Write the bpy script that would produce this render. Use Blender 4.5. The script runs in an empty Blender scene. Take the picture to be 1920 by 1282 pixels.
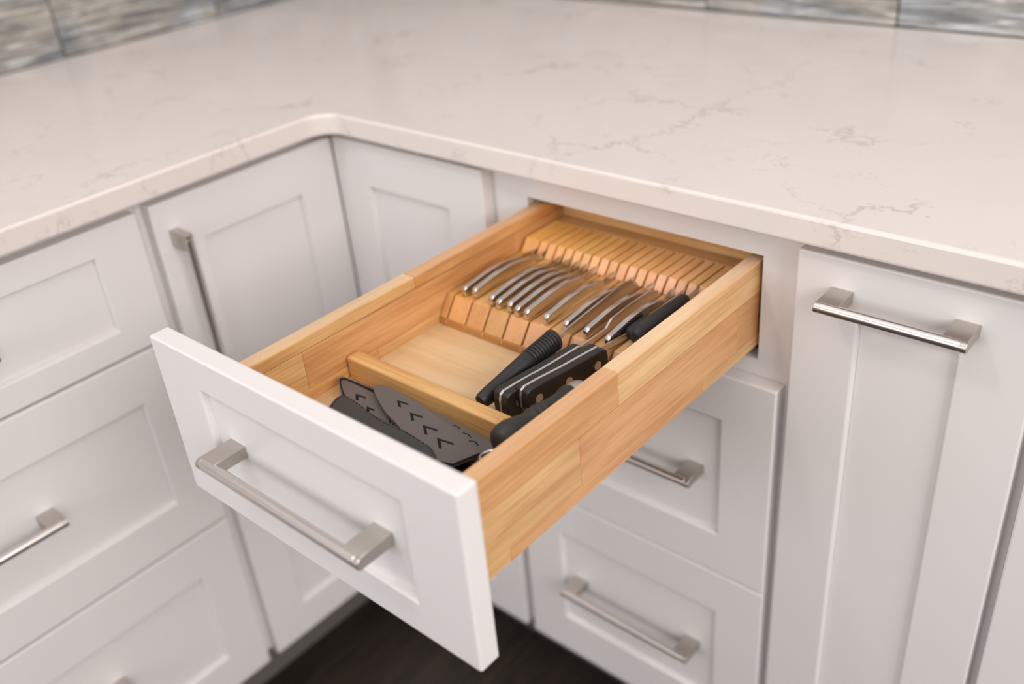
import bpy, bmesh, math, random
from mathutils import Vector, Matrix
random.seed(7)

# ------------------------------------------------------------------ camera, light, exposure
S = bpy.context.scene
COL = S.collection
Z0 = 0.88                       # height of the counter surface above the floor; shapes below use z = 0 at the counter surface

cam_d = bpy.data.cameras.new('camera')
cam = bpy.data.objects.new('camera', cam_d)
COL.objects.link(cam)
_rt = Vector((0.75467336, 0.65093129, -0.08219843))
_up = Vector((-0.2803277, 0.43317564, 0.85660682))
_fw = Vector((-0.59319854, 0.62341585, -0.50938018))
_m = Matrix((_rt, _up, -_fw)).transposed().to_4x4()
_m.translation = Vector((1.01275, -0.75992, 0.34830 + Z0))
cam.matrix_world = _m
cam_d.sensor_width = 36.0
cam_d.lens = 1807.28 / 1920 * 36.0
cam_d.clip_start = 0.05
cam_d.dof.use_dof = True
cam_d.dof.focus_distance = 0.83
cam_d.dof.aperture_fstop = 2.6
S.camera = cam

W = bpy.data.worlds.new('world')
S.world = W
W.use_nodes = True
W.node_tree.nodes['Background'].inputs[0].default_value = (1.0, 0.958, 0.94, 1)
W.node_tree.nodes['Background'].inputs[1].default_value = 0.90

def area(name, loc, target, sx, sy, power, col):
    d = bpy.data.lights.new(name, 'AREA')
    d.shape = 'RECTANGLE'
    d.size, d.size_y, d.energy, d.color = sx, sy, power, col
    o = bpy.data.objects.new(name, d)
    COL.objects.link(o)
    o.location = loc
    o.rotation_euler = (Vector(target) - Vector(loc)).to_track_quat('-Z', 'Y').to_euler()
    return o
area('ceiling_light', (0.20, -0.45, 2.50), (0.30, -0.30, 0.8), 1.7, 1.1, 2.6, (1.0, 0.95, 0.92))
area('recessed_lamp', (0.05, -1.25, 2.42), (0.35, -0.30, 0.8), 0.16, 0.16, 4.2, (1.0, 0.97, 0.95))
area('side_window_light', (2.9, -1.00, 2.00), (0.0, -0.40, 0.7), 1.5, 1.1, 42, (1.0, 0.95, 0.92))
area('front_window_light', (0.3, -3.2, 1.45), (0.45, 0.0, 0.8), 1.8, 0.9, 22, (0.95, 0.98, 1.0))

S.view_settings.view_transform = 'Standard'
S.view_settings.look = 'None'
S.view_settings.gamma = 1.0
S.view_settings.use_curve_mapping = False
S.view_settings.exposure = 0.0

# ------------------------------------------------------------------ materials
def mat_new(name):
    m = bpy.data.materials.new(name)
    m.use_nodes = True
    nt = m.node_tree
    return m, nt, nt.nodes['Principled BSDF']

def N(nt, typ, **kw):
    n = nt.nodes.new(typ)
    for k, v in kw.items():
        setattr(n, k, v)
    return n

def plain(name, col, rough=0.4, metal=0.0, bump=0.0, bscale=200.0, coat=0.0, aniso=0.0, vary=0.0):
    m, nt, p = mat_new(name)
    p.inputs['Base Color'].default_value = (*col, 1)
    p.inputs['Roughness'].default_value = rough
    p.inputs['Metallic'].default_value = metal
    p.inputs['Coat Weight'].default_value = coat
    p.inputs['Anisotropic'].default_value = aniso
    tc = N(nt, 'ShaderNodeTexCoord')
    nz = N(nt, 'ShaderNodeTexNoise')
    nz.inputs['Scale'].default_value = bscale
    nz.inputs['Detail'].default_value = 3
    nt.links.new(tc.outputs['Object'], nz.inputs['Vector'])
    if bump:
        b = N(nt, 'ShaderNodeBump')
        b.inputs['Strength'].default_value = bump
        b.inputs['Distance'].default_value = 0.001
        nt.links.new(nz.outputs['Fac'], b.inputs['Height'])
        nt.links.new(b.outputs['Normal'], p.inputs['Normal'])
    if vary:
        mr = N(nt, 'ShaderNodeMapRange')
        mr.inputs['To Min'].default_value = rough - vary
        mr.inputs['To Max'].default_value = rough + vary
        nt.links.new(nz.outputs['Fac'], mr.inputs['Value'])
        nt.links.new(mr.outputs['Result'], p.inputs['Roughness'])
    return m

def wood(name, axis, dark, light, rough=0.36, grain=1.0, coat=0.30, tint=True):
    """long grain along one axis; object colour tints each board"""
    m, nt, p = mat_new(name)
    tc = N(nt, 'ShaderNodeTexCoord')
    oi = N(nt, 'ShaderNodeObjectInfo')
    add = N(nt, 'ShaderNodeVectorMath', operation='ADD')
    comb = N(nt, 'ShaderNodeCombineXYZ')
    mul = N(nt, 'ShaderNodeMath', operation='MULTIPLY')
    mul.inputs[1].default_value = 37.0
    nt.links.new(oi.outputs['Random'], mul.inputs[0])
    for i in range(3):
        nt.links.new(mul.outputs[0], comb.inputs[i])
    nt.links.new(tc.outputs['Object'], add.inputs[0])
    nt.links.new(comb.outputs[0], add.inputs[1])
    def noise(sl, sc, det, dist):
        mp = N(nt, 'ShaderNodeMapping')
        s = [sc, sc, sc]
        s['xyz'.index(axis)] = sl
        mp.inputs['Scale'].default_value = s
        nt.links.new(add.outputs[0], mp.inputs['Vector'])
        nz = N(nt, 'ShaderNodeTexNoise')
        nz.inputs['Scale'].default_value = 1.0
        nz.inputs['Detail'].default_value = det
        nz.inputs['Distortion'].default_value = dist
        nt.links.new(mp.outputs['Vector'], nz.inputs['Vector'])
        return nz
    big = noise(7, 42, 3, 0.5)
    fine = noise(11, 360, 4, 0.25)
    mx = N(nt, 'ShaderNodeMix', data_type='FLOAT')
    mx.inputs['Factor'].default_value = 0.50 * grain
    nt.links.new(big.outputs['Fac'], mx.inputs['A'])
    nt.links.new(fine.outputs['Fac'], mx.inputs['B'])
    rp = N(nt, 'ShaderNodeValToRGB')
    rp.color_ramp.elements[0].position = 0.37
    rp.color_ramp.elements[0].color = (*dark, 1)
    rp.color_ramp.elements[1].position = 0.62
    rp.color_ramp.elements[1].color = (*light, 1)
    nt.links.new(mx.outputs['Result'], rp.inputs['Fac'])
    if tint:
        mc = N(nt, 'ShaderNodeMix', data_type='RGBA', blend_type='MULTIPLY')
        mc.inputs['Factor'].default_value = 1.0
        nt.links.new(rp.outputs['Color'], mc.inputs['A'])
        nt.links.new(oi.outputs['Color'], mc.inputs['B'])
        nt.links.new(mc.outputs['Result'], p.inputs['Base Color'])
    else:
        nt.links.new(rp.outputs['Color'], p.inputs['Base Color'])
    b = N(nt, 'ShaderNodeBump')
    b.inputs['Strength'].default_value = 0.12
    b.inputs['Distance'].default_value = 0.0006
    nt.links.new(fine.outputs['Fac'], b.inputs['Height'])
    nt.links.new(b.outputs['Normal'], p.inputs['Normal'])
    p.inputs['Roughness'].default_value = rough
    p.inputs['Coat Weight'].default_value = coat
    p.inputs['Coat Roughness'].default_value = 0.3
    return m

def quartz():
    m, nt, p = mat_new('white_quartz')
    tc = N(nt, 'ShaderNodeTexCoord')
    def veins(scale, width, thr, seed):
        off = N(nt, 'ShaderNodeMapping')
        off.inputs['Location'].default_value = (seed, seed * 1.7, seed * .3)
        nt.links.new(tc.outputs['Object'], off.inputs['Vector'])
        w = N(nt, 'ShaderNodeTexNoise')
        w.inputs['Scale'].default_value = scale * 2.4
        w.inputs['Detail'].default_value = 6
        w.inputs['Roughness'].default_value = 0.65
        nt.links.new(off.outputs[0], w.inputs['Vector'])
        mixv = N(nt, 'ShaderNodeMix', data_type='VECTOR')
        mixv.inputs['Factor'].default_value = 0.11
        nt.links.new(off.outputs[0], mixv.inputs['A'])
        nt.links.new(w.outputs['Color'], mixv.inputs['B'])
        v = N(nt, 'ShaderNodeTexVoronoi', feature='DISTANCE_TO_EDGE')
        v.inputs['Scale'].default_value = scale
        nt.links.new(mixv.outputs['Result'], v.inputs['Vector'])
        line = N(nt, 'ShaderNodeMapRange')
        line.inputs['From Min'].default_value = 0.0
        line.inputs['From Max'].default_value = width
        line.inputs['To Min'].default_value = 1.0
        line.inputs['To Max'].default_value = 0.0
        nt.links.new(v.outputs['Distance'], line.inputs['Value'])
        msk = N(nt, 'ShaderNodeTexNoise')
        msk.inputs['Scale'].default_value = 7.5
        msk.inputs['Detail'].default_value = 5
        msk.inputs['Roughness'].default_value = 0.7
        nt.links.new(off.outputs[0], msk.inputs['Vector'])
        mr = N(nt, 'ShaderNodeMapRange')
        mr.inputs['From Min'].default_value = thr
        mr.inputs['From Max'].default_value = thr + 0.13
        nt.links.new(msk.outputs['Fac'], mr.inputs['Value'])
        mm = N(nt, 'ShaderNodeMath', operation='MULTIPLY')
        nt.links.new(line.outputs[0], mm.inputs[0])
        nt.links.new(mr.outputs[0], mm.inputs[1])
        return mm
    a = veins(5.5, 0.020, 0.49, 3.1)
    b = veins(12.0, 0.028, 0.52, 8.4)
    mxx = N(nt, 'ShaderNodeMath', operation='MAXIMUM')
    nt.links.new(a.outputs[0], mxx.inputs[0])
    nt.links.new(b.outputs[0], mxx.inputs[1])
    sc = N(nt, 'ShaderNodeMath', operation='MULTIPLY')
    sc.inputs[1].default_value = 0.42
    nt.links.new(mxx.outputs[0], sc.inputs[0])
    cloud = N(nt, 'ShaderNodeTexNoise')
    cloud.inputs['Scale'].default_value = 4.0
    cloud.inputs['Detail'].default_value = 4
    nt.links.new(tc.outputs['Object'], cloud.inputs['Vector'])
    base = N(nt, 'ShaderNodeMix', data_type='RGBA')
    base.inputs['A'].default_value = (0.82, 0.75, 0.72, 1)
    base.inputs['B'].default_value = (0.76, 0.69, 0.65, 1)
    nt.links.new(cloud.outputs['Fac'], base.inputs['Factor'])
    mc = N(nt, 'ShaderNodeMix', data_type='RGBA')
    mc.inputs['B'].default_value = (0.33, 0.29, 0.27, 1)
    nt.links.new(sc.outputs[0], mc.inputs['Factor'])
    nt.links.new(base.outputs['Result'], mc.inputs['A'])
    nt.links.new(mc.outputs['Result'], p.inputs['Base Color'])
    p.inputs['Roughness'].default_value = 0.16
    return m

def tile_mat():
    m, nt, p = mat_new('streaked_tile')
    tc = N(nt, 'ShaderNodeTexCoord')
    oi = N(nt, 'ShaderNodeObjectInfo')
    add = N(nt, 'ShaderNodeVectorMath', operation='ADD')
    mul = N(nt, 'ShaderNodeMath', operation='MULTIPLY')
    mul.inputs[1].default_value = 19.0
    comb = N(nt, 'ShaderNodeCombineXYZ')
    nt.links.new(oi.outputs['Random'], mul.inputs[0])
    for i in range(3):
        nt.links.new(mul.outputs[0], comb.inputs[i])
    nt.links.new(tc.outputs['Object'], add.inputs[0])
    nt.links.new(comb.outputs[0], add.inputs[1])
    def nz(sx, sz, det, rgh):
        mp = N(nt, 'ShaderNodeMapping')
        mp.inputs['Scale'].default_value = (sx, sx, sz)
        nt.links.new(add.outputs[0], mp.inputs['Vector'])
        n = N(nt, 'ShaderNodeTexNoise')
        n.inputs['Scale'].default_value = 1
        n.inputs['Detail'].default_value = det
        n.inputs['Roughness'].default_value = rgh
        n.inputs['Distortion'].default_value = 0.6
        nt.links.new(mp.outputs[0], n.inputs['Vector'])
        return n
    streak = nz(9, 120, 6, 0.7)
    hue = nz(5, 30, 3, 0.5)
    r1 = N(nt, 'ShaderNodeValToRGB')
    e = r1.color_ramp.elements
    e[0].position, e[0].color = 0.34, (0.10, 0.115, 0.135, 1)
    e[1].position, e[1].color = 0.72, (0.86, 0.86, 0.86, 1)
    x = e.new(0.46); x.color = (0.26, 0.25, 0.235, 1)
    x = e.new(0.57); x.color = (0.45, 0.44, 0.425, 1)
    nt.links.new(streak.outputs['Fac'], r1.inputs['Fac'])
    r2 = N(nt, 'ShaderNodeValToRGB')
    e = r2.color_ramp.elements
    e[0].position, e[0].color = 0.36, (0.84, 0.92, 1.0, 1)
    e[1].position, e[1].color = 0.58, (1.0, 0.96, 0.90, 1)
    nt.links.new(hue.outputs['Fac'], r2.inputs['Fac'])
    mc = N(nt, 'ShaderNodeMix', data_type='RGBA', blend_type='MULTIPLY')
    mc.inputs['Factor'].default_value = 1.0
    nt.links.new(r1.outputs[0], mc.inputs['A'])
    nt.links.new(r2.outputs[0], mc.inputs['B'])
    nt.links.new(mc.outputs['Result'], p.inputs['Base Color'])
    b = N(nt, 'ShaderNodeBump')
    b.inputs['Strength'].default_value = 0.7
    b.inputs['Distance'].default_value = 0.003
    nt.links.new(streak.outputs['Fac'], b.inputs['Height'])
    nt.links.new(b.outputs['Normal'], p.inputs['Normal'])
    p.inputs['Roughness'].default_value = 0.22
    return m

M = {}
M['white'] = plain('white_paint', (0.79, 0.76, 0.755), 0.33, bump=0.02, bscale=90)
M['quartz'] = quartz()
M['nickel'] = plain('brushed_nickel', (0.56, 0.52, 0.48), 0.38, 1.0, bump=0.05, bscale=900, aniso=0.4)
M['nickel_bar'] = plain('satin_nickel_bar', (0.70, 0.655, 0.63), 0.30, 1.0, bump=0.03, bscale=900, aniso=0.5)
M['steel'] = plain('polished_steel', (0.70, 0.665, 0.64), 0.20, 1.0, vary=0.05, bscale=60)
M['tang'] = plain('ground_steel_edge', (0.78, 0.75, 0.73), 0.45, 1.0, bump=0.03, bscale=900)
M['blade'] = plain('blade_steel', (0.62, 0.60, 0.57), 0.22, 1.0, bump=0.03, bscale=500)
M['black'] = plain('black_plastic', (0.020, 0.019, 0.019), 0.42, bump=0.12, bscale=420)
M['black_wood'] = plain('black_laminate', (0.018, 0.016, 0.015), 0.36, bump=0.10, bscale=300)
M['black_rub'] = plain('worn_black_rubber', (0.030, 0.027, 0.025), 0.45, bump=0.25, bscale=260)
M['sheath'] = plain('grey_sheath_plastic', (0.126, 0.108, 0.102), 0.5, bump=0.06, bscale=700)
M['felt'] = plain('black_felt_lining', (0.006, 0.006, 0.006), 0.9, bump=0.3, bscale=900)
M['leather'] = plain('black_leather', (0.044, 0.042, 0.041), 0.55, bump=0.5, bscale=600)
M['dark_slide'] = plain('dark_cabinet_interior', (0.06, 0.055, 0.05), 0.6)
M['grout'] = plain('dark_grout', (0.07, 0.068, 0.065), 0.8)
M['tile'] = tile_mat()
M['wall_paint'] = plain('wall_paint', (0.50, 0.47, 0.45), 0.7, bump=0.05, bscale=150)
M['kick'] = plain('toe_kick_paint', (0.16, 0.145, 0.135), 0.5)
M['shade_wall'] = plain('shade_wall_paint', (0.30, 0.235, 0.20), 0.7)  # for the added shading wall
M['floor'] = wood('dark_floor_wood', 'y', (0.014, 0.010, 0.008), (0.036, 0.025, 0.019), 0.5, 1.0, 0.0)
D_, L_ = (0.50, 0.250, 0.092), (0.70, 0.425, 0.195)
M['wood_y'] = wood('maple_along_depth', 'y', D_, L_)
M['wood_x'] = wood('maple_along_width', 'x', D_, L_)
M['wood_sheen'] = wood('maple_top_sheen', 'y', (0.64, 0.40, 0.235), (0.74, 0.50, 0.31), 0.36)  # paler copy of the maple: sheen of the top edges put into the colour
M['wood_end'] = wood('maple_end_grain', 'z', (0.56, 0.300, 0.165), (0.67, 0.395, 0.245), 0.5, 0.6, 0.0)
M['ply'] = wood('birch_ply_floor', 'x', (0.64, 0.42, 0.22), (0.73, 0.52, 0.30), 0.42, 0.7)

# ------------------------------------------------------------------ mesh helpers
def box_bm(bm, a, b):
    """axis box between two corners, returns its faces"""
    x0, x1 = sorted((a[0], b[0])); y0, y1 = sorted((a[1], b[1])); z0, z1 = sorted((a[2], b[2]))
    v = [bm.verts.new(c) for c in ((x0, y0, z0), (x1, y0, z0), (x1, y1, z0), (x0, y1, z0), (x0, y0, z1), (x1, y0, z1), (x1, y1, z1), (x0, y1, z1))]
    return [bm.faces.new([v[i] for i in q]) for q in ((3, 2, 1, 0), (4, 5, 6, 7), (0, 1, 5, 4), (1, 2, 6, 5), (2, 3, 7, 6), (3, 0, 4, 7))]

def link(name, bm, mats, parent=None, origin=None, bevel=0.0, seg=2, smooth=False, color=None):
    """bm is in counter-based coordinates; origin likewise (defaults to parent's)"""
    if isinstance(mats, str):
        mats = [mats]
    if origin is None:
        origin = parent['_o'] if parent is not None else (0, 0, 0)
    origin = Vector(origin)
    bmesh.ops.translate(bm, verts=bm.verts, vec=-origin)
    bmesh.ops.recalc_face_normals(bm, faces=bm.faces)
    me = bpy.data.meshes.new(name)
    bm.to_mesh(me)
    bm.free()
    for k in mats:
        me.materials.append(M[k])
    o = bpy.data.objects.new(name, me)
    COL.objects.link(o)
    if parent is not None:
        po = Vector(parent['_o'])
        o.parent = parent
        o.location = origin - po
    else:
        o.location = origin + Vector((0, 0, Z0))
    o['_o'] = tuple(origin)
    if bevel:
        md = o.modifiers.new('bevel', 'BEVEL')
        md.width = bevel
        md.segments = seg
        md.limit_method = 'ANGLE'
        md.angle_limit = math.radians(30)
        md.harden_normals = False
    if smooth:
        for f in me.polygons:
            f.use_smooth = True
    if smooth == 'auto':
        me.set_sharp_from_angle(angle=math.radians(35))
    if color:
        o.color = (*color, 1)
    return o

def root(name, origin, label, cat, group=None):
    o = bpy.data.objects.new(name, None)
    COL.objects.link(o)
    o.empty_display_size = 0.03
    o.location = Vector(origin) + Vector((0, 0, Z0))
    o['_o'] = tuple(origin)
    o['label'] = label
    o['category'] = cat
    if group:
        o['group'] = group
    return o

def tag(o, label, cat, group=None):
    o['label'] = label
    o['category'] = cat
    if group:
        o['group'] = group
    return o

def boxes(name, lst, mats, parent=None, **kw):
    bm = bmesh.new()
    for a, b in lst:
        box_bm(bm, a, b)
    return link(name, bm, mats, parent, **kw)

def prism(bm, pts, fa, fb):
    """side profile pts -> closed solid between mapping fa and fb"""
    A = [bm.verts.new(fa(p)) for p in pts]
    B = [bm.verts.new(fb(p)) for p in pts]
    n = len(pts)
    fs = [bm.faces.new(A), bm.faces.new(B[::-1])]
    for i in range(n):
        fs.append(bm.faces.new((A[i], B[i], B[(i + 1) % n], A[(i + 1) % n])))
    return fs

def lathe(bm, rings, seg=24, squash=1.0, mat=None):
    """rings: list of (centre Vector, radius); direction follows the list; squash scales the sideways radius"""
    loops = []
    n = len(rings)
    for i, (c, r) in enumerate(rings):
        d = (rings[min(i + 1, n - 1)][0] - rings[max(i - 1, 0)][0]).normalized()
        if d.length < 1e-6:
            d = (rings[-1][0] - rings[0][0]).normalized()
        side = d.cross(Vector((0, 0, 1))).normalized()
        upv = side.cross(d).normalized()
        loops.append([bm.verts.new(c + side * (math.cos(t) * r * squash) + upv * (math.sin(t) * r)) for t in [2 * math.pi * k / seg for k in range(seg)]])
    fs = []
    for a, b in zip(loops, loops[1:]):
        for k in range(seg):
            fs.append(bm.faces.new((a[k], a[(k + 1) % seg], b[(k + 1) % seg], b[k])))
    fs.append(bm.faces.new(loops[0][::-1]))
    fs.append(bm.faces.new(loops[-1]))
    if mat is not None:
        for f in fs:
            f.material_index = mat
    return fs

# ------------------------------------------------------------------ setting: walls, tiles, floor
WX, WY = -0.6194, 0.6015
FZ = -Z0
def wall(name, a, b):
    """tiled up to three rows, painted above"""
    bm = bmesh.new()
    zt = 0.4505
    box_bm(bm, a, (b[0], b[1], zt))
    for f in box_bm(bm, (a[0], a[1], zt), b):
        f.material_index = 1
    o = link(name, bm, ['grout', 'wall_paint'])
    o['kind'] = 'structure'
    return o
wall_l = wall('wall_left', (WX - 0.10, -1.6, FZ), (WX - 0.008, WY + 0.10, 1.55))
wall_b = wall('wall_back', (WX - 0.008, WY + 0.008, FZ), (2.1, WY + 0.10, 1.55))
TW, TH, G = 0.300, 0.150, 0.0028
def tiles(wall, axis, seams, nrow):
    for r in range(nrow):
        z0 = 0.0005 + r * TH
        for s in seams:
            s = s + (0.15 if r % 2 else 0)
            dp = random.uniform(-0.0006, 0.0006)
            bm = bmesh.new()
            if axis == 'y':
                a, b = (WX - 0.008, s + G / 2, z0), (WX + dp, min(s + TW - G / 2, WY - 0.001), z0 + TH - G)
                if b[1] - a[1] < 0.02:
                    continue
            else:
                a, b = (max(s + G / 2, WX + 0.001), WY + dp, z0), (s + TW - G / 2, WY + 0.008, z0 + TH - G)
                if b[0] - a[0] < 0.02:
                    continue
            box_bm(bm, a, b)
            link('tile', bm, 'tile', wall, origin=tuple((p + q) / 2 for p, q in zip(a, b)), bevel=0.0012, seg=1)
tiles(wall_l, 'y', [-0.043 + TW * k for k in range(-4, 3)], 3)
tiles(wall_b, 'x', [0.502 + TW * k for k in range(-4, 5)], 3)

shade_w = boxes('unseen_shade_wall', [((-1.6, -2.60, FZ), (3.4, -2.48, 0.06))], 'shade_wall')  # unseen low wall added behind the camera to shade the lower cabinets
shade_w['kind'] = 'structure'
fl = boxes('floor', [((WX, -4.0, FZ - 0.04), (3.6, WY, FZ - 0.008))], 'floor')
fl['kind'] = 'structure'
for i in range(14):
    x0 = -0.12 + i * 0.125
    y = -1.35 + random.uniform(-0.5, 0)
    while y < 0.2:
        y1 = min(y + random.uniform(0.75, 1.05), 0.3)
        g = random.uniform(0.75, 1.25)
        boxes('plank', [((x0, y, FZ - 0.008), (x0 + 0.1238, y1 - 0.0012, FZ))], 'floor', fl,
              origin=(x0, y, FZ - 0.008), bevel=0.0008, seg=1, color=(g, g * random.uniform(.95, 1.02), g * random.uniform(.9, 1.0)))
        y = y1

# ------------------------------------------------------------------ countertop
OV, CT = 0.0368, 0.0268
pts = [(WX + 0.001, WY - 0.001), (WX + 0.001, -0.93), (OV, -0.93)]
R = 0.030
pts.append((OV, -OV - R))
for k in range(1, 10):
    t = math.radians(180 - 90 * k / 9)
    pts.append((OV + R + R * math.cos(t), -OV - R + R * math.sin(t)))
pts += [(1.90, -OV), (1.90, WY - 0.001)]
bm = bmesh.new()
prism(bm, pts, lambda p: (p[0], p[1], -CT), lambda p: (p[0], p[1], 0.0))
ct = link('countertop', bm, 'quartz', origin=(0, 0, -CT), bevel=0.0032, seg=3)
tag(ct, 'white polished quartz worktop with fine grey veins running round the corner', 'countertop')

# ------------------------------------------------------------------ shaker fronts and bar handles
TH_F = 0.019
REC = 0.006
class FaceB:      # faces -y; u = x, v = z, w = outwards
    def __init__(s, y): s.y = y
    def __call__(s, u, v, w): return (u, s.y - w, v)
class FaceA:      # faces +x; u = y
    def __init__(s, x): s.x = x
    def __call__(s, u, v, w): return (s.x + w, u, v)

def shaker(name, F, u0, u1, v0, v1, r, parent, th=TH_F, label=None):
    """r = recess rectangle (u0, u1, v0, v1); frame mesh plus its sunk panel"""
    bm = bmesh.new()
    o4 = [(u0, v0), (u1, v0), (u1, v1), (u0, v1)]
    i4 = [(r[0], r[2]), (r[1], r[2]), (r[1], r[3]), (r[0], r[3])]
    e = 0.0018
    j4 = [(r[0] + e, r[2] + e), (r[1] - e, r[2] + e), (r[1] - e, r[3] - e), (r[0] + e, r[3] - e)]
    of = [bm.verts.new(F(*p, th)) for p in o4]
    ob = [bm.verts.new(F(*p, 0)) for p in o4]
    inf = [bm.verts.new(F(*p, th)) for p in i4]
    inb = [bm.verts.new(F(*p, th - REC - 0.004)) for p in j4]
    for k in range(4):
        n = (k + 1) % 4
        bm.faces.new((of[k], of[n], inf[n], inf[k]))
        bm.faces.new((ob[k], ob[n], of[n], of[k]))
        bm.faces.new((inf[k], inf[n], inb[n], inb[k]))
    bm.faces.new(ob)
    bm.faces.new(inb)
    org = F((u0 + u1) / 2, v0, 0)
    fr = link(name, bm, 'white', parent, origin=org, bevel=0.0020, seg=3)
    bm = bmesh.new()
    a, b = F(r[0] + e * .6, r[2] + e * .6, th - REC - 0.0035), F(r[1] - e * .6, r[3] - e * .6, th - REC)
    box_bm(bm, a, b)
    link('center_panel', bm, 'white', fr, bevel=0.0006, seg=1)
    if label:
        fr['label'] = label
    return fr

def handle(F, u0, u1, v, w, parent, vertical=False, prot=0.031, rad=0.0053, label=None):
    """bar pull: square posts flush with the ends of a round bar"""
    def P(s, t, ww):
        return F(t, s, ww) if vertical else F(s, t, ww)
    bm = bmesh.new()
    pw, ph = 0.0215, 0.0056
    for a, b in ((u0, u0 + pw), (u1 - pw, u1)):
        prof = [(-ph, w), (ph, w), (ph, w + prot - 0.001)]
        for k in range(9):
            t = math.radians(90 - 180 * k / 8)
            prof.append((v * 0 + rad * 0.96 * math.sin(t), w + prot + rad * 0.96 * math.cos(t)))
        prof.append((-ph, w + prot - 0.001))
        ea = 0.0006
        fs = prism(bm, prof, lambda p: P(a + ea, v + p[0], p[1]), lambda p: P(b - ea, v + p[0], p[1]))
        for f in fs:
            f.material_index = 0
    def bar(a, b, rr, mi):
        seg = 28
        A = [bm.verts.new(P(a, v + rr * math.cos(t), w + prot + rr * math.sin(t))) for t in [2 * math.pi * k / seg for k in range(seg)]]
        B = [bm.verts.new(P(b, v + rr * math.cos(t), w + prot + rr * math.sin(t))) for t in [2 * math.pi * k / seg for k in range(seg)]]
        fs = [bm.faces.new(A), bm.faces.new(B[::-1])] + [bm.faces.new((A[i], B[i], B[(i + 1) % seg], A[(i + 1) % seg])) for i in range(seg)]
        for f in fs:
            f.material_index = mi
    bar(u0, u0 + 0.0052, rad, 0)
    bar(u0 + 0.0056, u1 - 0.0056, rad, 1)
    bar(u1 - 0.0052, u1, rad, 0)
    bar(u0 + 0.004, u1 - 0.004, rad - 0.0006, 0)
    h = link('handle', bm, ['nickel', 'nickel_bar'], parent, smooth='auto', bevel=0.0004, seg=1)
    h['label'] = label or 'brushed nickel bar handle on square posts'
    return h

FB, FA = FaceB(0.0), FaceA(0.0)
ZB = -0.7645           # lower edge of doors
TOPZ = -CT
def carcass_b(parent, x0, x1, holes=()):
    """body behind the face plane y=0 with side panels; closed face unless holes"""
    t = 0.016
    lst = [((x0, 0.020, ZB + 0.004), (x0 + t, WY - 0.006, TOPZ)), ((x1 - t, 0.020, ZB + 0.004), (x1, WY - 0.006, TOPZ)),
           ((x0 + t, 0.020, ZB + 0.004), (x1 - t, WY - 0.006, ZB + 0.02)), ((x0 + t, WY - 0.016, ZB + 0.02), (x1 - t, WY - 0.006, TOPZ))]
    boxes('carcass', lst, 'wood_y', parent, color=(.8, .78, .76))
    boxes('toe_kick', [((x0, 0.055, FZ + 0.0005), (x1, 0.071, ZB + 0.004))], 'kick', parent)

# ---- drawer cabinet of the right run (its top drawer is the open one)
c = root('drawer_cabinet', (0.478, 0.0, FZ), 'white three-drawer base cabinet whose open top drawer holds the knives', 'cabinet')
cx0, cx1 = 0.2870, 0.6685
carcass_b(c, cx0, cx1)
OX0, OX1, OZT, OZB = 0.3347, 0.6281, -0.0666, -0.1826
boxes('face_frame', [((cx0, 0, ZB + 0.002), (OX0, 0.0195, TOPZ)), ((OX1, 0, ZB + 0.002), (cx1, 0.0195, TOPZ)),
                     ((OX0, 0, OZT), (OX1, 0.0195, TOPZ)), ((OX0, 0, ZB + 0.002), (OX1, 0.0195, OZB))], 'white', c)
for sx in (OX0 - 0.010, OX1 - 0.0035):
    boxes('drawer_slide', [((sx, 0.021, OZB - 0.012), (sx + 0.0125, 0.50, OZB + 0.004))], 'dark_slide', c)
d2 = shaker('drawer_front', FB, 0.2983, 0.6597, -0.4765, -0.2010, (0.3633, 0.5988, -0.4175, -0.2587), c, label='middle closed drawer front below the open drawer')
handle(FB, 0.381, 0.578, -0.337, TH_F - REC, d2)
d3 = shaker('drawer_front', FB, 0.2983, 0.6597, ZB, -0.4782, (0.3633, 0.5995, -0.6967, -0.5397), c, label='bottom closed drawer front near the floor')
handle(FB, 0.381, 0.578, -0.6165, TH_F - REC, d3)

# ---- pull-out cabinet on the right
c = root('pullout_cabinet', (0.777, 0.0, FZ), 'narrow white pull-out cabinet with one tall shaker door right of the open drawer', 'cabinet')
carcass_b(c, 0.6690, 0.8855)
boxes('face_frame', [((0.6690, 0, ZB + 0.002), (0.8855, 0.0195, TOPZ))], 'white', c)
d = shaker('door', FB, 0.6708, 0.8795, ZB, -0.0403, (0.7315, 0.8190, -0.705, -0.1003), c)
handle(FB, 0.7045, 0.8335, -0.0750, TH_F, d)
# ---- cabinet at the far right
c = root('base_cabinet', (1.13, 0.0, FZ), 'white base cabinet at the right picture edge beside the narrow pull-out', 'cabinet')
carcass_b(c, 0.8860, 1.874)
boxes('face_frame', [((0.8860, 0, ZB + 0.002), (1.874, 0.0195, TOPZ))], 'white', c)
shaker('door', FB, 0.8885, 1.3785, ZB, -0.0403, (0.951, 1.316, -0.705, -0.1003), c)
shaker('door', FB, 1.3815, 1.8715, ZB, -0.0403, (1.444, 1.809, -0.705, -0.1003), c)

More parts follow.
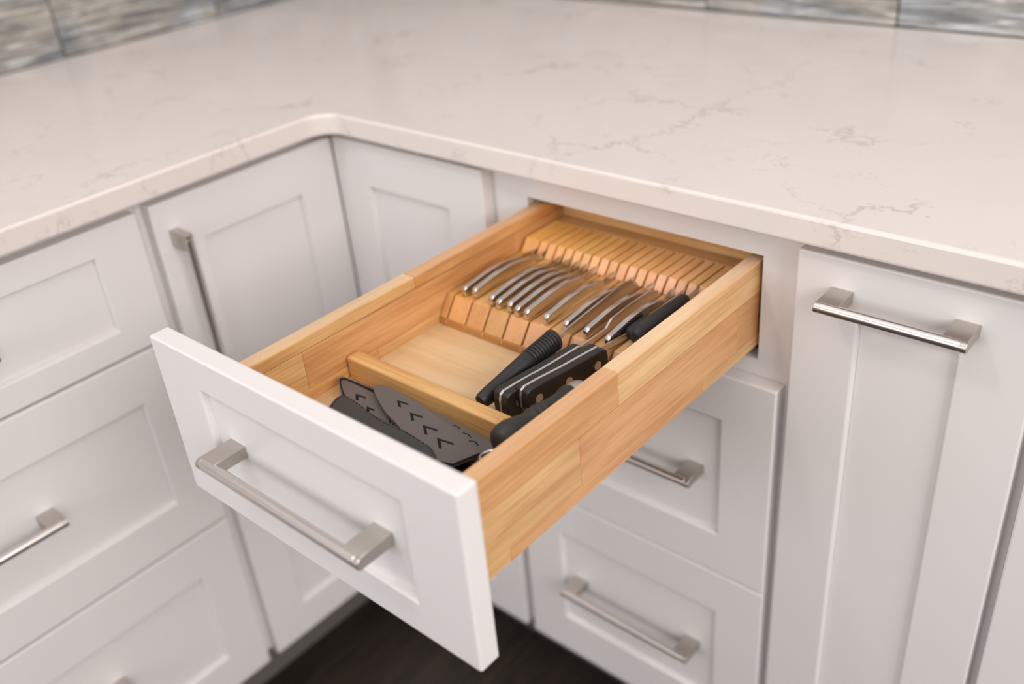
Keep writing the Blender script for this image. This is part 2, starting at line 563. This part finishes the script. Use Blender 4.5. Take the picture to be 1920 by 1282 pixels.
# ---- corner cabinet with two doors meeting in the corner
c = root('corner_cabinet', (0.0, 0.0, FZ), 'white corner base cabinet with two shaker doors meeting at a right angle', 'cabinet')
boxes('carcass', [((-0.02, 0.02, ZB + 0.004), (0.2865, 0.036, TOPZ)), ((-0.036, -0.2935, ZB + 0.004), (-0.02, 0.036, TOPZ)),
                  ((WX + 0.006, -0.2935, ZB + 0.004), (-0.036, -0.2775, TOPZ)), ((0.2705, 0.036, ZB + 0.004), (0.2865, WY - 0.006, TOPZ))], 'wood_y', c, color=(.8, .78, .76))
boxes('face_frame', [((0.0, 0.0, ZB + 0.002), (0.2865, 0.0195, TOPZ)), ((-0.0195, -0.2935, ZB + 0.002), (0.0, 0.0195, TOPZ))], 'white', c)
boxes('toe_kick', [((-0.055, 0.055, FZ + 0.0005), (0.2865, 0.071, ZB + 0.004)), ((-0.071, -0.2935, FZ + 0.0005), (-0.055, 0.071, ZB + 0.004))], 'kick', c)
d = shaker('door', FA, -0.2862, -0.0192, ZB, -0.0405, (-0.2268, -0.0790, -0.7072, -0.1005), c, label='corner door facing right with a tall vertical handle')
handle(FA, -0.272, -0.0745, -0.2640, TH_F, d, vertical=True)
shaker('door', FB, 0.0194, 0.2837, ZB, -0.0390, (0.0818, 0.2231, -0.7072, -0.0990), c, label='corner door without a handle beside the open drawer')

# ---- drawer cabinet of the left run
AY0, AY1 = -0.8940, -0.2940
c = root('drawer_cabinet', (0.0, -0.6, FZ), 'white wide base cabinet with three closed drawers at the left', 'cabinet')
t = 0.016
boxes('carcass', [((WX + 0.006, AY0, ZB + 0.004), (-0.02, AY0 + t, TOPZ)), ((WX + 0.006, AY1 - t, ZB + 0.004), (-0.02, AY1, TOPZ)),
                  ((WX + 0.006, AY0 + t, ZB + 0.004), (-0.02, AY1 - t, ZB + 0.02))], 'wood_y', c, color=(.8, .78, .76))
boxes('end_panel', [((WX + 0.006, AY0 - 0.012, FZ + 0.0005), (0.0, AY0 - 0.0002, TOPZ))], 'white', c)
boxes('face_frame', [((-0.0195, AY0, ZB + 0.002), (0.0, AY1, TOPZ))], 'white', c)
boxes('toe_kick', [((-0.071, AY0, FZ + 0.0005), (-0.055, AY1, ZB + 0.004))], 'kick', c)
for v0, v1, r0, r1, hz, lb in ((-0.1990, -0.0410, -0.1655, -0.0738, -0.1200, 'top drawer front of the left cabinet'),
                               (-0.4808, -0.2025, -0.4190, -0.2672, -0.3385, 'middle drawer front of the left cabinet'),
                               (ZB, -0.4842, -0.7035, -0.5507, -0.6230, 'bottom drawer front of the left cabinet')):
    d = shaker('drawer_front', FA, -0.889, -0.3016, v0, v1, (-0.829, -0.3606, r0, r1), c, label=lb)
    handle(FA, -0.694, -0.4960, hz, TH_F - REC, d)

# ------------------------------------------------------------------ the open drawer
DY = -0.4319                       # back face of the open front
BX0, BX1, BZT, BZB = 0.3397, 0.6239, -0.0745, -0.1690
BT = 0.016
YB = 0.0365                        # front face of the drawer's back board
DF = -0.1395                       # drawer floor
dr = root('drawer', (0.48, -0.2, BZB), 'open wooden drawer with white shaker front pulled out of the right cabinet', 'drawer')
df = shaker('drawer_front', FaceB(DY), 0.2985, 0.6590, -0.1967, -0.0352, (0.3603, 0.6000, -0.1638, -0.0680), dr, label='white shaker front of the open drawer')
handle(FaceB(DY), 0.3783, 0.5787, -0.1180, TH_F - REC, dr)

def side(name, x0, x1, rows):
    """edge-glued board: rows (z0, z1, [(y0, y1, colour)...])"""
    e = bpy.data.objects.new(name, None)
    COL.objects.link(e)
    e.empty_display_size = 0.02
    e.parent = dr
    e['_o'] = (x0, DY, BZB)
    e.location = Vector(e['_o']) - Vector(dr['_o'])
    g = 0.00012
    for z0, z1, segs in rows:
        for y0, y1, colr in segs:
            bm = bmesh.new()
            fs = box_bm(bm, (x0, y0 + g, z0 + g), (x1, y1 - g, z1 - g))
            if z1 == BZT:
                fs[1].material_index = 1  # top face takes the painted-in sheen
            link('stave', bm, ['wood_y', 'wood_sheen'], e, origin=(x0, y0, z0), bevel=0.0009 if z1 == BZT else 0.00025, seg=1, color=colr)
    return e
OR, PA, TN, RD = (1.02, .90, .76), (1.20, 1.27, 1.27), (1.08, 1.10, 1.05), (1.02, .90, .82)
YE = YB + BT
side('drawer_side', BX1 - BT, BX1, [
    (-0.1080, BZT, [(DY, -0.2320, OR), (-0.2320, YE, PA)]),
    (-0.1550, -0.1080, [(DY, -0.2855, TN), (-0.2855, -0.0370, RD), (-0.0370, YE, OR)]),
    (BZB, -0.1550, [(DY, -0.3745, TN), (-0.3745, -0.10, RD), (-0.10, YE, TN)])])
side('drawer_side', BX0, BX0 + BT, [
    (-0.0880, BZT, [(DY, -0.20, TN), (-0.20, YE, OR)]),
    (-0.1270, -0.0880, [(DY, -0.3450, TN), (-0.3450, -0.05, RD), (-0.05, YE, OR)]),
    (BZB, -0.1270, [(DY, -0.26, OR), (-0.26, YE, TN)])])
boxes('drawer_back', [((BX0 + BT, YB, DF - 0.012), (BX1 - BT, YB + BT, BZT))], 'wood_x', dr, bevel=0.0006, color=PA)
boxes('drawer_inner_front', [((BX0 + BT, DY, BZB), (BX1 - BT, DY + BT, BZT))], 'wood_x', dr, bevel=0.0006, color=TN)
boxes('drawer_bottom', [((BX0 + BT, DY + BT, DF - 0.012), (BX1 - BT, YB, DF))], 'ply', dr, color=(1.06, 1.06, 1.04))
boxes('divider', [((BX0 + BT + 0.0015, -0.3000, DF), (BX1 - BT - 0.0015, -0.2840, -0.1150))], 'wood_x', dr, bevel=0.0022, seg=3, color=(1.14, 1.13, .97))

# ------------------------------------------------------------------ knife block in the drawer
IX0, IX1 = BX0 + BT, BX1 - BT
LZ, UZ = -0.1104, -0.0965          # tops of the two steps
kb = root('knife_block', (0.48, -0.07, DF), 'stepped wooden knife block of slotted strips at the back of the open drawer', 'knife block')
BASE = -0.1315
bm = bmesh.new()
box_bm(bm, (IX0 + 0.001, -0.1755, DF + 0.0002), (IX1 - 0.001, YB - 0.001, BASE))
link('base_board', bm, 'wood_x', kb, bevel=0.0008, color=(.80, .66, .42))
def strip(prof, x0, x1, colr, endi):
    bm = bmesh.new()
    fs = prism(bm, prof, lambda p: (x0, p[0], p[1]), lambda p: (x1, p[0], p[1]))
    fs[2 + endi].material_index = 1
    link('strip', bm, ['wood_y', 'wood_end'], kb, origin=(x0, prof[0][0], DF), bevel=0.0005, seg=1, color=colr)
SLOT = 0.0026
lows = [IX0 + 0.001, 0.3662, 0.3917, 0.4163, 0.4420, 0.4673, 0.4928, 0.5180, 0.5435, 0.5660, 0.5915, IX1 - 0.001]
for sx in lows[1:-1]:
    bm = bmesh.new()
    lathe(bm, [(Vector((sx, -0.1748, BASE - 0.0030)), .0017), (Vector((sx, -0.1759, BASE - 0.0030)), .0017)], 14)
    link('dowel_end', bm, 'wood_end', kb, color=(1.1, 1.0, .75))
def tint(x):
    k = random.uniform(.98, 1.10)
    w = (x - IX0) / (IX1 - IX0)             # tint turns paler and pinker towards the right
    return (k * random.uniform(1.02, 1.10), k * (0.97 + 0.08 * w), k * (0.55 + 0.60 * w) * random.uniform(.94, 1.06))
UY = -0.0345
for i in range(len(lows) - 1):
    a = lows[i] + (SLOT / 2 if i else 0)
    b = lows[i + 1] - (SLOT / 2 if i < len(lows) - 2 else 0)
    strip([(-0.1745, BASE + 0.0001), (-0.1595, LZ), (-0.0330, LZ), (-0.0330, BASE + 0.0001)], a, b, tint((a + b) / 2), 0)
ups = [IX0 + 0.004] + [0.3680 + 0.0117 * k for k in range(1, 21)] + [IX1 - 0.001]
YS = 0.0170
for i in range(len(ups) - 1):
    a = ups[i] + (SLOT / 2 if i else 0)
    b = ups[i + 1] - (SLOT / 2 if i < len(ups) - 2 else 0)
    strip([(UY - 0.0115, LZ + 0.0002), (UY, UZ), (YS, UZ), (YS, LZ + 0.0002)], a, b, tuple(1.20 * q for q in tint((a + b) / 2)), 0)  # upper strips tinted lighter, making up for the counter's shade in their colour
boxes('rear_strip', [((IX0 + 0.004, YS + 0.0002, BASE + 0.0001), (IX1 - 0.001, YB - 0.001, UZ))], 'wood_x', kb, bevel=0.0005, color=(1.0, .97, .92))

# ------------------------------------------------------------------ steak knives
STOP = [(-0.1580, -0.1035), (-0.1570, -0.1008), (-0.1545, -0.0990), (-0.1500, -0.0986), (-0.1400, -0.0975), (-0.1280, -0.0962), (-0.1150, -0.0953),
        (-0.1020, -0.0953), (-0.0900, -0.0963), (-0.0800, -0.0980), (-0.0720, -0.1000), (-0.0660, -0.1015)]
SBOT = [(-0.0660, -0.1070), (-0.0760, -0.1066), (-0.0880, -0.1058), (-0.1020, -0.1056), (-0.1180, -0.1062), (-0.1320, -0.1076), (-0.1440, -0.1092), (-0.1540, -0.1101), (-0.1572, -0.1096), (-0.1580, -0.1080)]
def steak(x, label, dy=0.0, tilt=0.0, dz=0.0):
    k = root('steak_knife', (x, -0.11 + dy, LZ), label, 'knife', 'all-metal steak knives in the knife block')
    bm = bmesh.new()
    prof = STOP + SBOT
    h = 0.0030
    prism(bm, prof, lambda p: (x - h + tilt * (p[1] - LZ), p[0] + dy, p[1] + dz), lambda p: (x + h + tilt * (p[1] - LZ), p[0] + dy, p[1] + dz))
    link('handle', bm, 'steel', k, bevel=0.0013, seg=3, smooth='auto')
    bm = bmesh.new()
    bp = [(-0.0670, -0.1022), (-0.0500, -0.1026), (-0.0370, -0.1030), (0.0050, -0.1040), (0.0120, -0.1085), (-0.0300, -0.1100), (-0.0600, -0.1102), (-0.0640, -0.1072), (-0.0670, -0.1066)]
    sx = 0.3680 + 0.0117 * round((x - 0.3680 - 0.001) / 0.0117)       # its slot
    bx = lambda y: x + (sx - x) * min(1.0, max(0.0, (y + 0.067) / 0.021))
    bp = bp[:2] + [(-0.046, -0.1027)] + bp[2:6] + [(-0.046, -0.1101)] + bp[6:]
    prism(bm, bp, lambda p: (bx(p[0]) - .0006, p[0] + dy, p[1] + dz), lambda p: (bx(p[0]) + .0006, p[0] + dy, p[1] + dz))
    link('blade', bm, 'blade', k)
ORD = ['first', 'second', 'third', 'fourth', 'fifth', 'sixth', 'seventh', 'eighth', 'ninth', 'tenth', 'eleventh']
XS = [0.3780, 0.3900, 0.4148, 0.4265, 0.4400, 0.4515, 0.4640, 0.4860, 0.5090, 0.5330, 0.5590]
DYS = [0.0, 0.003, 0.0005, -0.002, 0.0, -0.003, -0.003, -0.0005, 0.0, 0.0005, -0.001]
for i, (x, dy) in enumerate(zip(XS, DYS)):
    extra = {0: 'leftmost steel steak knife in the block, next to the left drawer side',
             10: 'rightmost steel steak knife in the block, left of the plump black handle'}
    steak(x, extra.get(i, ORD[i] + ' steel steak knife in the block counted from the left'), dy, tilt=random.uniform(-.05, .05))

# ------------------------------------------------------------------ kitchen knives with black handles
def along(p, q, t):
    return p + (q - p) * t
# ribbed round handle, wide blade
k = root('carving_knife', (0.513, -0.2, DF), 'kitchen knife with round black ribbed tapering handle, left of the riveted ones', 'knife')
a, b = Vector((0.5090, -0.2775, -0.1215)), Vector((0.5155, -0.1795, -0.1045))
bm = bmesh.new()
rings = [(along(a, b, -0.010), 0.0045), (along(a, b, -0.002), 0.0066), (along(a, b, 0.02), 0.0076), (along(a, b, 0.10), 0.0084), (along(a, b, 0.30), 0.0092), (along(a, b, 0.52), 0.0101), (along(a, b, 0.63), 0.0107)]
for j in range(9):
    t0 = 0.645 + j * 0.034
    rings += [(along(a, b, t0), 0.0099), (along(a, b, t0 + 0.006), 0.0110), (along(a, b, t0 + 0.021), 0.0112), (along(a, b, t0 + 0.027), 0.0099)]
rings += [(along(a, b, 0.955), 0.0114), (along(a, b, 0.985), 0.0114), (along(a, b, 1.0), 0.0104)]
lathe(bm, rings, 28, 0.86)
link('handle', bm, 'black', k, smooth='auto')
bm = bmesh.new()
dxy = 0.0
bp = [(-0.182, -0.1020), (-0.165, -0.1000), (-0.110, -0.0955), (-0.072, -0.0928), (-0.060, -0.0960), (-0.052, -0.1020), (-0.048, -0.1090), (-0.0500, -0.1098), (-0.1500, -0.1098), (-0.1570, -0.1098), (-0.163, -0.1060), (-0.182, -0.1060)]
prism(bm, bp, lambda p: (0.5178 - .0009, p[0], p[1]), lambda p: (0.5178 + .0009, p[0], p[1]))
link('blade', bm, 'blade', k)

def riveted(name, label, f, r, tip, hz, blade_prof, rivets=True):
    """full-tang handle: steel tang between two black scales; f, r = top line of the tang front and rear"""
    k = root(name, (r.x, r.y, DF), label, 'knife')
    d = (r - f); L = d.length; d = d.normalized()
    sd = d.cross(Vector((0, 0, 1))).normalized(); up = sd.cross(d)
    H = 0.0262
    top = [(0.0, -0.0085), (0.0012, -0.0030), (0.005, -0.0004), (0.02, 0.0), (L * .5, -0.0008), (L - 0.006, -0.0002), (L - 0.001, -0.0032), (L, -0.0100)]
    bot = [(L, -H + 0.008), (L - 0.004, -H + 0.002), (L - 0.02, -H + 0.0012), (L * .5, -H + 0.003), (0.03, -H + 0.0005), (0.010, -H - 0.001), (0.003, -H + 0.001), (0.0004, -H + 0.006)]
    prof = top + bot
    def mp(off):
        return lambda p: f + d * p[0] + up * p[1] + sd * off
    for sgn in (-1, 1):
        bm = bmesh.new()
        prism(bm, prof, mp(sgn * 0.00130), mp(sgn * 0.0086))
        link('handle_scale', bm, 'black_wood', k, bevel=0.0011, seg=2, smooth='auto')
    bm = bmesh.new()
    prism(bm, prof, mp(-0.00125), mp(0.00125))
    link('tang', bm, 'tang', k)
    for t in (0.14, 0.5, 0.86):
        bm = bmesh.new()
        c0 = f + d * (L * t) - up * (H * 0.5)
        seg = 20
        A = [bm.verts.new(c0 + sd * 0.0080 + d * (0.0042 * math.cos(q)) + up * (0.0042 * math.sin(q))) for q in [2 * math.pi * j / seg for j in range(seg)]]
        B = [bm.verts.new(c0 + sd * 0.0089 + d * (0.0042 * math.cos(q)) + up * (0.0042 * math.sin(q))) for q in [2 * math.pi * j / seg for j in range(seg)]]
        bm.faces.new(A); bm.faces.new(B)
        for i in range(seg):
            bm.faces.new((A[i], B[i], B[(i + 1) % seg], A[(i + 1) % seg]))
        link('rivet', bm, 'tang', k)
    bm = bmesh.new()
    e = (tip - r); 
    e2 = Vector((e.x, e.y, 0)).normalized(); s2 = e2.cross(Vector((0, 0, 1)))
    base = Vector((r.x, r.y, 0))
    for_a = lambda o: (lambda p: base + e2 * p[0] + s2 * o + Vector((0, 0, p[1])))
    prism(bm, blade_prof, for_a(-0.0009), for_a(0.0009))
    link('blade', bm, 'blade', k)
riveted('chef_knife', 'left of two black riveted kitchen knives, lying beside the ribbed handle',
        Vector((0.5330, -0.2775, -0.1025)), Vector((0.5437, -0.1737, -0.1030)), Vector((0.5437, -0.05, -0.103)), 0,
        [(-0.004, -0.1036), (0.034, -0.1042), (0.0385, -0.1010), (0.044, -0.0980), (0.075, -0.0965), (0.105, -0.0975), (0.121, -0.1030), (0.121, -0.1080), (0.018, -0.1080), (0.010, -0.1095), (-0.004, -0.1095)])
riveted('chef_knife', 'right of two black riveted kitchen knives, three round rivets showing',
        Vector((0.5478, -0.2674, -0.0980)), Vector((0.5622, -0.1715, -0.0985)), Vector((0.5680, -0.1100, -0.099)), 0,
        [(-0.004, -0.1010), (0.030, -0.1036), (0.070, -0.1052), (0.100, -0.1068), (0.112, -0.1085), (0.010, -0.1090), (-0.004, -0.1060)])

# black-handled small knives at the rear right
def plump(x, y0, y1, z, r, label, yaw=0.0):
    k = root('paring_knife', (x, y0, LZ), label, 'knife')
    a, b = Vector((x, y0, z)), Vector((x + yaw, y1, z + 0.001))
    bm = bmesh.new()
    rings = [(along(a, b, -0.012), r * .35), (along(a, b, -0.004), r * .68), (along(a, b, 0.015), r * .88), (along(a, b, 0.06), r), (along(a, b, 0.35), r * 1.04), (along(a, b, 0.7), r * .92), (along(a, b, 0.95), r * .8), (along(a, b, 1.0), r * .6)]
    lathe(bm, rings, 24, 0.9)
    link('handle', bm, 'black', k, smooth='auto')
    boxes('blade', [((x + yaw - .0008, y1 - 0.004, z - 0.0045), (x + yaw + .0008, 0.012, z + 0.003))], 'blade', k)
plump(0.5800, -0.1440, -0.0600, -0.1006, 0.0094, 'plump black knife handle lying at the rear right beside the drawer side')
plump(0.5669, -0.1360, -0.1020, -0.1045, 0.0056, 'slim black knife handle half hidden left of the plump black handle')

# ------------------------------------------------------------------ honing steel along the right drawer side
k = root('honing_steel', (0.588, -0.29, -0.115), 'honing steel with bulbous worn black handle along the right drawer side', 'honing steel')
a, b = Vector((0.5840, -0.3350, -0.0995)), Vector((0.5928, -0.2540, -0.0968))
bm = bmesh.new()
prof = [(-0.03, .0050), (-0.015, .0085), (0.02, .0122), (0.09, .0140), (0.18, .0140), (0.28, .0124), (0.36, .0108), (0.41, .0102), (0.44, .0108), (0.47, .0116), (0.49, .0106), (0.52, .0106), (0.54, .0116), (0.56, .0106), (0.58, .0106), (0.60, .0114), (0.63, .0102), (0.72, .0096), (0.80, .0092), (0.90, .0098), (0.915, .0110), (0.985, .0112), (1.0, .0100)]
lathe(bm, [(along(a, b, t), r) for t, r in prof], 28)
link('handle', bm, 'black_rub', k, smooth='auto')
bm = bmesh.new()
lathe(bm, [(along(a, b, t), r) for t, r in [(1.002, .0088), (1.01, .0100), (1.07, .0104), (1.12, .0098), (1.17, .0080), (1.19, .0062)]], 28)
link('collar', bm, 'nickel', k, smooth='auto')
bm = bmesh.new()
lathe(bm, [(along(a, b, 1.192), .0046), (Vector((0.5972, -0.1600, -0.0930)), .0046), (Vector((0.5980, -0.060, -0.0925)), .0044)], 18)
link('rod', bm, 'steel', k, smooth='auto')
bm = bmesh.new()
seg, rs = 28, 10
c0, R0, r0 = a + Vector((0.0005, -0.0115, -0.0035)), 0.0078, 0.0013
vs = [[bm.verts.new(c0 + Vector((math.cos(t) * (R0 + r0 * math.cos(q)), math.sin(t) * (R0 + r0 * math.cos(q)), r0 * math.sin(q) + 0.25 * R0 * math.cos(t)))) for q in [2 * math.pi * j / rs for j in range(rs)]] for t in [2 * math.pi * i / seg for i in range(seg)]]
for i in range(seg):
    for j in range(rs):
        bm.faces.new((vs[i][j], vs[(i + 1) % seg][j], vs[(i + 1) % seg][(j + 1) % rs], vs[i][(j + 1) % rs]))
link('hanging_ring', bm, 'steel', k, smooth=True)

# ------------------------------------------------------------------ blade guards in the front compartment
def plate(bm, outer, holes, z, th, slope=(0, 0, 0)):
    """flat plate with real cut-outs; top at z (plus slope*(x-x0) etc.), thickness th"""
    zz = lambda x, y: z + slope[0] * (x - 0.47) + slope[1] * (y + 0.33)
    edges = []
    for loop in [outer] + holes:
        vs = [bm.verts.new((x, y, zz(x, y))) for x, y in loop]
        for i in range(len(vs)):
            edges.append(bm.edges.new((vs[i], vs[(i + 1) % len(vs)])))
    r = bmesh.ops.triangle_fill(bm, use_beauty=True, use_dissolve=False, edges=edges)
    fs = [g for g in r['geom'] if isinstance(g, bmesh.types.BMFace)]
    ex = bmesh.ops.extrude_face_region(bm, geom=fs)
    vv = [g for g in ex['geom'] if isinstance(g, bmesh.types.BMVert)]
    bmesh.ops.translate(bm, verts=vv, vec=(0, 0, -th))

def chevron(v, p, q, w=0.0034):
    v, p, q = Vector(v), Vector(p), Vector(q)
    dp, dq = (p - v).normalized(), (q - v).normalized()
    return [tuple(x) for x in (v, p, p + dq * w, v + dp * w + dq * w, q + dp * w, q)]

def smooth_loop(pts, n=4):
    out = []
    m = len(pts)
    for i in range(m):
        p0, p1, p2, p3 = (Vector(pts[(i + j - 1) % m]) for j in range(4))
        for s in range(n):
            t = s / n
            out.append(tuple(0.5 * ((2 * p1) + (p2 - p0) * t + (2 * p0 - 5 * p1 + 4 * p2 - p3) * t * t + (3 * p1 - p0 - 3 * p2 + p3) * t ** 3)))
    return out

def shrink(pts, d):
    c = sum((Vector(p) for p in pts), Vector((0, 0))) / len(pts)
    return [tuple(Vector(p) + (c - Vector(p)).normalized() * d) for p in pts]

def guard(name, label, outer, holes, z, slope=(0, 0), rim=None):
    k = root(name, (sum(p[0] for p in outer) / len(outer), sum(p[1] for p in outer) / len(outer), z - 0.005), label, 'blade guard')
    bm = bmesh.new()
    plate(bm, outer if not rim else shrink(outer, rim), holes, z, 0.0012, slope)
    link('top_plate', bm, 'sheath', k)
    bm = bmesh.new()
    plate(bm, shrink(outer, 0.0015), [], z - 0.0013, 0.0016, slope)
    link('lining', bm, 'felt', k)
    bm = bmesh.new()
    plate(bm, outer, [], z - 0.0030, 0.0012, slope)
    link('back_plate', bm, 'sheath', k)
    if rim:
        bm = bmesh.new()
        plate(bm, outer, [shrink(outer, 0.0014)], z + 0.0012, 0.0042, slope)
        link('lip', bm, 'sheath', k)
        bm = bmesh.new()
        plate(bm, shrink(outer, 0.0014), [shrink(outer, rim * .98)], z + 0.0005, 0.0018, slope)
        link('rim', bm, 'felt', k)
    return k
Bo = [(0.408, -0.3125), (0.4110, -0.3085), (0.4166, -0.3068), (0.4346, -0.3058), (0.4656, -0.3090), (0.5056, -0.3165), (0.5306, -0.3215), (0.5569, -0.3305), (0.5486, -0.3535), (0.5300, -0.3600), (0.5100, -0.3560), (0.4864, -0.3470), (0.4680, -0.3410), (0.4498, -0.3355), (0.4300, -0.3262), (0.4174, -0.3193)]
Bh = [chevron((0.4437, -0.3162), (0.4561, -0.3144), (0.4525, -0.3229)), chevron((0.4674, -0.3231), (0.4812, -0.3210), (0.4771, -0.3309)),
      chevron((0.4901, -0.3298), (0.5054, -0.3275), (0.5010, -0.3385)), chevron((0.5133, -0.3360), (0.5299, -0.3335), (0.5249, -0.3457))]
guard('blade_guard', 'large grey pointed blade guard with four chevron cut-outs lying on top', Bo, Bh, -0.1220)
Co = [(0.470, -0.3060), (0.490, -0.3050), (0.515, -0.3065), (0.545, -0.3085), (0.5560, -0.3110), (0.5630, -0.3290), (0.552, -0.338), (0.50, -0.334), (0.475, -0.322)]
Ch = [chevron((0.5265, -0.3125), (0.5330, -0.3150), (0.5200, -0.3140), 0.0019), chevron((0.5390, -0.3165), (0.5455, -0.3195), (0.5320, -0.3195), 0.0019), chevron((0.5110, -0.3095), (0.5170, -0.3115), (0.5060, -0.3108), 0.0019)]
guard('blade_guard', 'grey blade guard mostly hidden under the large one, towards the honing steel', Co, Ch, -0.1270)
Ao = [(0.3650, -0.3185), (0.3640, -0.3150), (0.3668, -0.3128), (0.3850, -0.3115), (0.4100, -0.3105), (0.4300, -0.3150), (0.4640, -0.3420), (0.4600, -0.3540), (0.4200, -0.3500), (0.3960, -0.3400), (0.3780, -0.3280)]
Ah = [chevron((0.3960, -0.3245), (0.4080, -0.3228), (0.4040, -0.3315)), chevron((0.4200, -0.3325), (0.4300, -0.3320), (0.4285, -0.3400))]
guard('blade_guard', 'grey blade guard with black raised rim at the left, under the large one', Ao, Ah, -0.1285, rim=0.0042)
# black leather slip beside the drawer front
k = root('leather_sheath', (0.46, -0.37, -0.126), 'black leather knife sheath along the inside of the drawer front', 'knife sheath')
Do = smooth_loop([(0.4000, -0.3535), (0.3978, -0.3440), (0.4010, -0.3400), (0.4247, -0.3425), (0.4483, -0.3462), (0.4872, -0.3466), (0.5071, -0.3490), (0.5230, -0.3512), (0.5330, -0.3580), (0.5340, -0.3720), (0.5200, -0.3800), (0.4600, -0.3800), (0.4150, -0.3740)], 3)
bm = bmesh.new()
plate(bm, Do, [], -0.1195, 0.0036)
link('leather', bm, 'leather', k, bevel=0.0009, seg=2)
bm = bmesh.new()
ins = shrink(Do, 0.0032)
for i in range(0, len(ins)):
    p, q = Vector(ins[i]), Vector(ins[(i + 1) % len(ins)])
    n = max(1, int((q - p).length / 0.004))
    for s in range(n):
        u, w = p + (q - p) * (s / n), p + (q - p) * ((s + .6) / n)
        lathe(bm, [(Vector((u.x, u.y, -0.1193)), .0003), (Vector((w.x, w.y, -0.1193)), .0003)], 5)
link('stitching', bm, 'felt', k)

k = root('knife_pouch', (0.57, -0.36, DF), 'flat black pouch on the drawer floor in the front right corner', 'knife sheath')
Po = smooth_loop([(0.5250, -0.3150), (0.5700, -0.3080), (0.6010, -0.3100), (0.6050, -0.3300), (0.6050, -0.4000), (0.5900, -0.4080), (0.5350, -0.4060), (0.5200, -0.3900)], 3)
bm = bmesh.new()
plate(bm, Po, [], DF + 0.0052, 0.0048)
link('pouch', bm, 'felt', k, bevel=0.0009, seg=2)
bm = bmesh.new()
lathe(bm, [(Vector((0.5560, -0.3480, DF + 0.0062)), .0014), (Vector((0.5760, -0.3440, DF + 0.0066)), .0022), (Vector((0.5950, -0.3400, DF + 0.0062)), .0014)], 12)
link('toggle', bm, 'steel', k, smooth='auto')

for o in bpy.data.objects:
    if '_o' in o:
        del o['_o']
